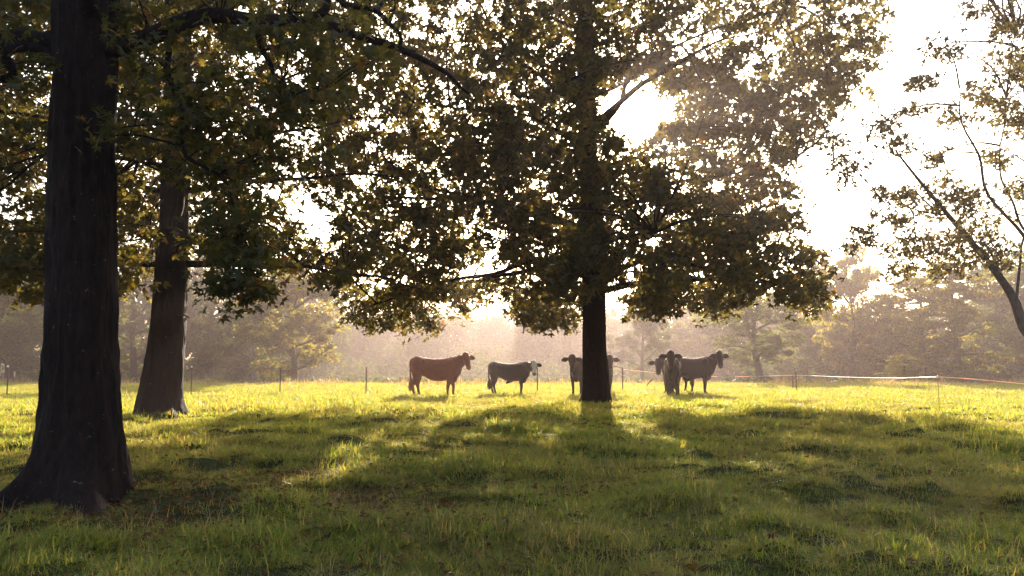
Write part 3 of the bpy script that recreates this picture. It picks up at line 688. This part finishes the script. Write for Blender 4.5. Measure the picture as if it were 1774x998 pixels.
# ------------------------------------------------------------------ cattle
def ell(bm, c, r, rot=None, sub=2):
    m = Matrix.Translation(c) @ (rot.to_4x4() if rot else Matrix.Identity(4)) @ Matrix.Diagonal((*r, 1))
    bmesh.ops.create_icosphere(bm, subdivisions=sub, radius=1, matrix=m)
def chain(bm, pts, step=.04):
    """pts: (x,y,z, rx,ry,rz)"""
    P = np.asarray(pts, float); n = 2
    ln = np.linalg.norm(np.diff(P[:, :3], axis=0), axis=1).sum(); n = max(4, int(ln / step))
    Q = smooth_line(P, n)
    for q in Q: ell(bm, Vector(q[:3]), np.maximum(q[3:6], .012))
def cow(base, rz, label, coat, scale=1.0, head_yaw=0., head_pitch=1.0, neck=(1.0, 0., 1.30), face=None, belly=0., legs=0., sheath=False, seed=0, switch=None, socks=None, muz=None):
    """local: +X forward, +Z up; head_yaw relative to the body; neck: where the poll sits"""
    root = empty('cow', base, label, 'cow', 'cattle standing in the pasture', rz); root.scale = (scale * .94, scale, scale * 1.07)
    bm = bmesh.new()
    st = [(-.93, .13, 1.24, .86), (-.86, .21, 1.315, .76), (-.72, .26, 1.355, .70), (-.50, .27, 1.315, .68), (-.25, .31, 1.29, .60 - belly), (0, .335, 1.275, .555 - belly), (.22, .325, 1.28, .55 - belly * .6), (.42, .285, 1.305, .55), (.58, .25, 1.33, .56), (.72, .19, 1.31, .63), (.80, .13, 1.25, .72)]
    chain(bm, [(x, 0, (t + b) / 2, .10, w_, (t - b) / 2) for x, w_, t, b in st], .05)
    for s in (-1, 1): ell(bm, Vector((-.52, s * .215, 1.19)), (.08, .055, .08)); ell(bm, Vector((.50, s * .17, 1.08)), (.15, .10, .18))
    ell(bm, Vector((.60, 0, .66)), (.17, .13, .20))
    nx, ny, nz = neck
    chain(bm, [(.60, 0, 1.02, .15, .19, .30), (.76, ny * .25, 1.10, .14, .15, .25), (.6 * nx + .30, ny * .6, .5 * nz + .50, .12, .12, .18), (nx - .05, ny * .9, nz - .09, .09, .10, .13)], .05)
    chain(bm, [(.62, 0, .74, .10, .10, .14), (.78, 0, .80, .08, .07, .13), (.88, ny * .4, .98, .06, .05, .10)], .05)  # brisket
    Rh = Euler((0, 0, head_yaw)).to_matrix() @ Euler((0, head_pitch, 0)).to_matrix()   # head +X = towards the muzzle
    O = Vector((nx, ny, nz))
    hp = lambda x, y, z: O + Rh @ Vector((x, y, z))
    def hch(p):
        Q = smooth_line(p, 10)
        for q in Q: ell(bm, hp(q[0], q[1], q[2]), np.maximum(q[3:6], .01), Rh)
    hch([(-.06, 0, .01, .09, .135, .10), (.06, 0, .0, .11, .150, .125), (.18, 0, -.01, .10, .130, .12), (.30, 0, -.02, .09, .10, .10), (.40, 0, -.025, .07, .10, .09), (.45, 0, -.03, .045, .085, .075)])
    hch([(.06, 0, -.10, .08, .07, .06), (.2, 0, -.10, .07, .06, .05), (.36, 0, -.075, .06, .05, .04)])
    ell(bm, hp(-.12, 0, .02), (.05, .06, .05), Rh)
    Ry = Euler((0, 0, head_yaw)).to_matrix()
    for s in (-1, 1):
        q = Euler((s * -.15 - (.12 * s), 0, s * .12)).to_matrix()
        for f, a in ((.13, .045), (.18, .055), (.23, .072), (.28, .075), (.33, .058), (.37, .034)):
            ell(bm, O + Ry @ Vector((-.02 - .02 * f, s * f, -.015 - .18 * max(0, f - .12))), (.042, .045, a * 1.3), Ry @ q)
    rng = random.Random(seed)
    for s in (-1, 1):
        o = legs * s + rng.uniform(-.03, .03)
        chain(bm, [(.50, s * .17, .95, .15, .09, .20), (.50, s * .185, .72, .11, .08, .12), (.50 + o * .5, s * .165, .52, .09, .075, .10), (.51 + o, s * .155, .38, .065, .06, .06), (.50 + o, s * .15, .22, .052, .045, .05), (.50 + o, s * .15, .11, .044, .042, .04), (.53 + o, s * .15, .035, .065, .05, .035)], .035)
        o2 = -legs * s * 1.3 + rng.uniform(-.04, .04)
        chain(bm, [(-.72, s * .15, 1.02, .22, .13, .26), (-.73, s * .18, .82, .20, .12, .18), (-.74 + o2 * .3, s * .17, .64, .16, .09, .13), (-.79 + o2 * .7, s * .155, .48, .10, .06, .08), (-.81 + o2, s * .15, .38, .068, .05, .05), (-.78 + o2, s * .15, .22, .052, .045, .05), (-.74 + o2, s * .15, .11, .050, .045, .04), (-.71 + o2, s * .15, .035, .065, .05, .035)], .035)
    chain(bm, [(-.88, 0, 1.25, .06, .05, .05), (-.985, .0, 1.16, .045, .04, .05), (-.995, .01, .9, .038, .032, .04), (-.985, .02, .58, .034, .03, .04)], .03)
    if sheath: chain(bm, [(.0, 0, .58 - belly, .12, .06, .06), (-.12, 0, .54 - belly, .08, .045, .06), (-.17, 0, .50 - belly, .035, .03, .035)], .03)
    me = bpy.data.meshes.new('cow body'); bm.to_mesh(me); bm.free()
    tmp = bpy.data.objects.new('tmp', me); ROOT.objects.link(tmp)
    md = tmp.modifiers.new('r', 'REMESH'); md.mode = 'VOXEL'; md.voxel_size = .019; md.use_smooth_shade = True
    ms = tmp.modifiers.new('s', 'SMOOTH'); ms.iterations = 2; ms.factor = .4
    dg = bpy.context.evaluated_depsgraph_get(); ev = tmp.evaluated_get(dg); me2 = bpy.data.meshes.new_from_object(ev)
    bpy.data.objects.remove(tmp)
    me2.materials.clear(); me2.materials.append(coat)
    me2.materials.append(face or coat); me2.materials.append(muz or MUZ); me2.materials.append(socks or coat); me2.materials.append(HOOF)
    Ri = Rh.inverted()
    for p in me2.polygons:
        h = Ri @ (p.center - O)
        if (h.x > .40 or (h.x > .36 and h.z < -.02)) and abs(h.y) < .12 and abs(h.z) < .14 and h.x < .6: p.material_index = 2
        elif face and h.x > -.10 and h.x < .5 and abs(h.y) < .105 + .02 * math.sin(h.x * 20) and h.z > -.09 and h.z < .2 and (h.z > 0.02 or h.x > .2): p.material_index = 1
        elif p.center.z < .05: p.material_index = 4
        elif p.center.z < .24 and abs(p.center.y) < .3: p.material_index = 3
    body = bpy.data.objects.new('body', me2); ROOT.objects.link(body); body.parent = root
    for s in (-1, 1):
        b2 = bmesh.new(); ell(b2, hp(.13, s * .128, .045), (.024, .018, .022), Rh); m3 = bpy.data.meshes.new('eye'); b2.to_mesh(m3); b2.free(); link('eye', m3, EYE, root)
    t = Tubes(); rg = np.random.default_rng(seed)
    for q in range(90):
        a = rg.uniform(0, 6.28); r = .075 * rg.uniform() ** .5; e = rg.uniform(.18, .36)
        t.add([(-.965, .02, .70), (-.965 + r * math.cos(a), .02 + r * math.sin(a), .5), (-.965 + 1.3 * r * math.cos(a), .02 + 1.3 * r * math.sin(a), e + .1), (-.965 + .7 * r * math.cos(a), .02 + .7 * r * math.sin(a), e)], [.006, .009, .008, .002], 4)
    link('tail_switch', t.mesh('tail switch'), switch or coat, root)
    return root
RED = plain_mat('red coat', (.30, .060, .014), .65, .35, (.21, .040, .010), 6)
BLACK = plain_mat('black coat', (.013, .009, .008), .6, .35, (.009, .006, .005), 6)
BROWN = plain_mat('dark brown coat', (.028, .012, .008), .6, .35, (.018, .008, .005), 6)
RBROWN = plain_mat('red brown coat', (.045, .015, .008), .6, .35, (.03, .010, .006), 6)
WHITE = plain_mat('white hair', (.84, .80, .74), .7, .3, (.72, .66, .60), 12)
PALE = plain_mat('pale red hair', (.42, .17, .08), .7, .6, (.30, .11, .05), 12)
MUZ = plain_mat('muzzle skin', (.045, .030, .028), .45, 0, (.03, .02, .018), 20)
MUZP = plain_mat('hoof pale', (.20, .12, .09), .5)
HOOF = plain_mat('hoof', (.03, .025, .02), .5)
EYE = plain_mat('eye', (.008, .006, .005), .12)
def cow_at(px, d, rz, *a, **k):
    b = at(px, 680, d); return cow((b.x, d, ground(b.x, d) - .01), rz, *a, **k)
R_ = math.radians
cow_at(757, 27.4, R_(0), 'red brown cow standing broadside with pale tail switch and head turned to the viewer', RED, 1.02, head_yaw=R_(-58), head_pitch=.95, neck=(1.07, -.15, 1.33), belly=.045, legs=.07, seed=1, switch=PALE, muz=PALE)
cow_at(884, 28.6, R_(-4), 'black calf with a white face standing broadside in front of a fence post', BLACK, .86, head_yaw=R_(-75), head_pitch=1.15, neck=(1.08, -.17, 1.24), face=WHITE, belly=.03, legs=.03, sheath=True, seed=2, socks=None)
cow_at(1006, 28.6, R_(-112), 'brown cow peering out from behind the left side of the big trunk', RBROWN, .98, head_yaw=R_(18), head_pitch=1.2, neck=(1.10, .0, 1.29), belly=.02, seed=3)
cow_at(1046, 29.2, R_(-84), 'dark cow nearly hidden behind the big trunk, one ear showing beside the red post', BROWN, .96, head_yaw=R_(-4), head_pitch=1.2, neck=(1.1, .0, 1.29), seed=4)
cow_at(1166, 27.6, R_(-105), 'dark brown cow facing the viewer, foremost of the group of three', BROWN, 1.0, head_yaw=R_(12), head_pitch=1.25, neck=(1.10, .0, 1.37), belly=.03, seed=5)
cow_at(1173, 29.4, R_(-142), 'dark cow mostly hidden behind the foremost one with only its lowered head showing', BLACK, .97, head_yaw=R_(35), head_pitch=1.1, neck=(1.12, .0, 1.16), seed=6)
cow_at(1199, 28.8, R_(-8), 'black cow standing broadside behind the group with raised head turned to the viewer', BLACK, 1.0, head_yaw=R_(-75), head_pitch=1.2, neck=(1.06, -.16, 1.37), belly=.03, sheath=True, legs=.02, seed=7)

# ------------------------------------------------------------------ fence
M_POST = plain_mat('rusty steel post', (.05, .030, .022), .7, 0, (.09, .045, .03), 25)
M_WHITEP = plain_mat('white plastic', (.75, .70, .66), .5, 0, None, 20, 0, .3)
M_RED = plain_mat('orange red plastic', (.42, .12, .07), .5, 0, (.30, .08, .05), 20, 0, .3)
M_TAPEO = plain_mat('orange polytape', (.80, .56, .44), .5, 0, (.70, .44, .32), 20, 0, .5)
M_TAPEW = plain_mat('white polytape', (.62, .56, .53), .6, 0, (.50, .42, .38), 20, 0, .15)
def boxm(parts, name):
    bm = bmesh.new()
    for (c, s) in parts:
        r = bmesh.ops.create_cube(bm, size=1, matrix=Matrix.Translation(c) @ Matrix.Diagonal((*s, 1)))
    bmesh.ops.bevel(bm, geom=bm.edges[:], offset=.0015, segments=1, affect='EDGES')
    me = bpy.data.meshes.new(name); bm.to_mesh(me); bm.free(); return me
def tpost(px, top, d, label, cap=None, spade=True, lean=0.):
    b = at(px, 680, d); zg = ground(b.x, d); h = at(px, top, d).z - zg
    root = empty('fence_post', (b.x, d, zg), label, 'fence post', 'steel fence posts standing in a row', 0); root.rotation_euler = (0, lean, 0)
    ribs = [((0, -.022, .12 + k * .09), (.012, .008, .03)) for k in range(int((h - .2) / .09))]
    link('shaft', boxm([((0, 0, h / 2 - .1), (.042, .007, h + .2)), ((0, .020, h / 2 - .1), (.007, .034, h + .2))] + ribs, 't post'), M_POST, root)
    if cap: link('insulator', boxm([((0, -.03, h - .05), (.035, .05, .07)), ((0, -.055, h - .05), (.05, .012, .02))], 'insulator'), cap, root)
    return root
tpost(12, 632, 26.6, 'steel post standing between the picture edge and the nearest dark trunk', M_WHITEP)
tpost(331, 633, 28.0, 'steel post with pale cap just beyond the leaning sweetgum', M_WHITEP)
tpost(485, 637, 28.8, 'plain dark post before the broad round misty tree')
tpost(634, 636, 28.4, 'thick dark post standing alone before the red cow', None)
tpost(931, 636, 30.4, 'dark post behind the head of the white faced calf')
p_red = tpost(1079, 636, 31.0, 'rusty post with red tip behind the big trunk', M_RED)
tpost(1374, 650, 33.5, 'faint shorter post of the close pair under the tape', None)
tpost(1380, 640, 31.0, 'dark taller post of the close pair holding up the tape', M_WHITEP)
tpost(1104 + 400, 668, 37, 'stub of a short post in weeds behind the tape')
def steppost(px, top, d, label):
    b = at(px, 680, d); zg = ground(b.x, d); h = at(px, top, d).z - zg
    root = empty('step_in_post', (b.x, d, zg), label, 'fence post')
    t = Tubes(); t.add([(0, 0, -.15), (0, 0, h * .5), (0, 0, h)], [.006, .006, .005], 8); t.add([(.0, 0, .10), (.06, 0, .10), (.065, 0, .04)], [.005, .005, .005], 6)
    link('rod', t.mesh('rod'), M_POST, root)
    t = Tubes(); t.add([(-.03, 0, h - .05), (0, -.012, h - .01), (.03, 0, h - .05), (0, .012, h - .08), (-.03, 0, h - .05)], [.008] * 5, 6)
    link('insulator', t.mesh('pigtail'), M_TAPEO, root)
steppost(1626, 650, 19.5, 'thin step-in rod rising from nearer grass and carrying the tape')
def tape():
    pts = [(1079, 640, 31.0), (1130, 645, 31.0), (1190, 650, 31.0), (1255, 652.5, 31.0), (1310, 652, 31.0), (1380, 650, 31.0), (1450, 653, 27), (1540, 655, 23), (1626, 653.5, 19.5), (1700, 658, 18.6), (1774, 665, 17.8), (1900, 676, 16.8), (2050, 684, 16.2)]
    P = smooth_line([(*at(*p), 0) for p in pts], 120)[:, :3]; rng = np.random.default_rng(3)
    root = empty('fence_tape', tuple(P[0]), 'long white and orange electric tape strung from the red tipped post to the picture edge', 'fence tape')
    off = P - P[0]
    def ribbon(i0, i1, mat):
        V, Fc = [], []
        for k in range(i0, i1 + 1):
            a = .8 * math.sin(k * .7) + .3; hh = .009 * math.cos(a * .8) + .002; yy = .012 * math.sin(a)
            V += [(off[k, 0], off[k, 1] - yy, off[k, 2] + hh), (off[k, 0], off[k, 1] + yy, off[k, 2] - hh), (off[k, 0], off[k, 1] + yy + .002, off[k, 2] - hh), (off[k, 0], off[k, 1] - yy + .002, off[k, 2] + hh)]
        for k in range(i1 - i0):
            for q in range(4): Fc.append((k * 4 + q, k * 4 + (q + 1) % 4, (k + 1) * 4 + (q + 1) % 4, (k + 1) * 4 + q))
        link('strand', mesh_np('strand', np.array(V), np.array(Fc)), mat, root)
    cuts = [(0, 28, M_TAPEO), (28, 33, M_TAPEW), (33, 38, M_TAPEO), (38, 43, M_TAPEW), (43, 52, M_TAPEO), (52, 74, M_TAPEW), (74, 119, M_TAPEO)]
    for a, b_, m in cuts: ribbon(a, b_, m)
    # pale rag knot on the tape
    e = empty('rag', tuple(at(1278, 654.5, 31.0)), 'small white rag knotted on the tape near the black broadside cow', 'rag')
    t = Tubes(); t.add([(0, -.01, .06), (.01, -.015, .0), (-.01, -.012, -.06), (.012, -.01, -.11)], [.015, .03, .025, .006], 7)
    link('cloth', t.mesh('rag'), M_TAPEW, e)
    # short red arm reaching from the post towards the trunk
    q0 = at(1079, 638, 31.0); q1 = at(1068, 635, 30.6); q2 = at(1052, 633, 30.3)
    e = empty('fence_rope', tuple(q0), 'short reddish rope running from the red tipped post behind the big trunk', 'rope')
    t = Tubes(); t.add([q0 - q0, q1 - q0, q2 - q0], [.02, .028, .02], 7); link('strand', t.mesh('rope'), M_RED, e)
    # scrap hanging from the half hidden cow's mouth
    q = [at(1132, 655, 29.0), at(1127, 660, 28.95), at(1123, 664, 28.9), at(1121, 669, 28.9)]
    e = empty('rope_scrap', tuple(q[0]), 'short reddish strip dangling below the muzzle of the half hidden cow', 'rope')
    t = Tubes(); t.add([v - q[0] for v in q], [.02, .024, .022, .012], 6); link('strand', t.mesh('scrap'), M_POST, e)
tape()
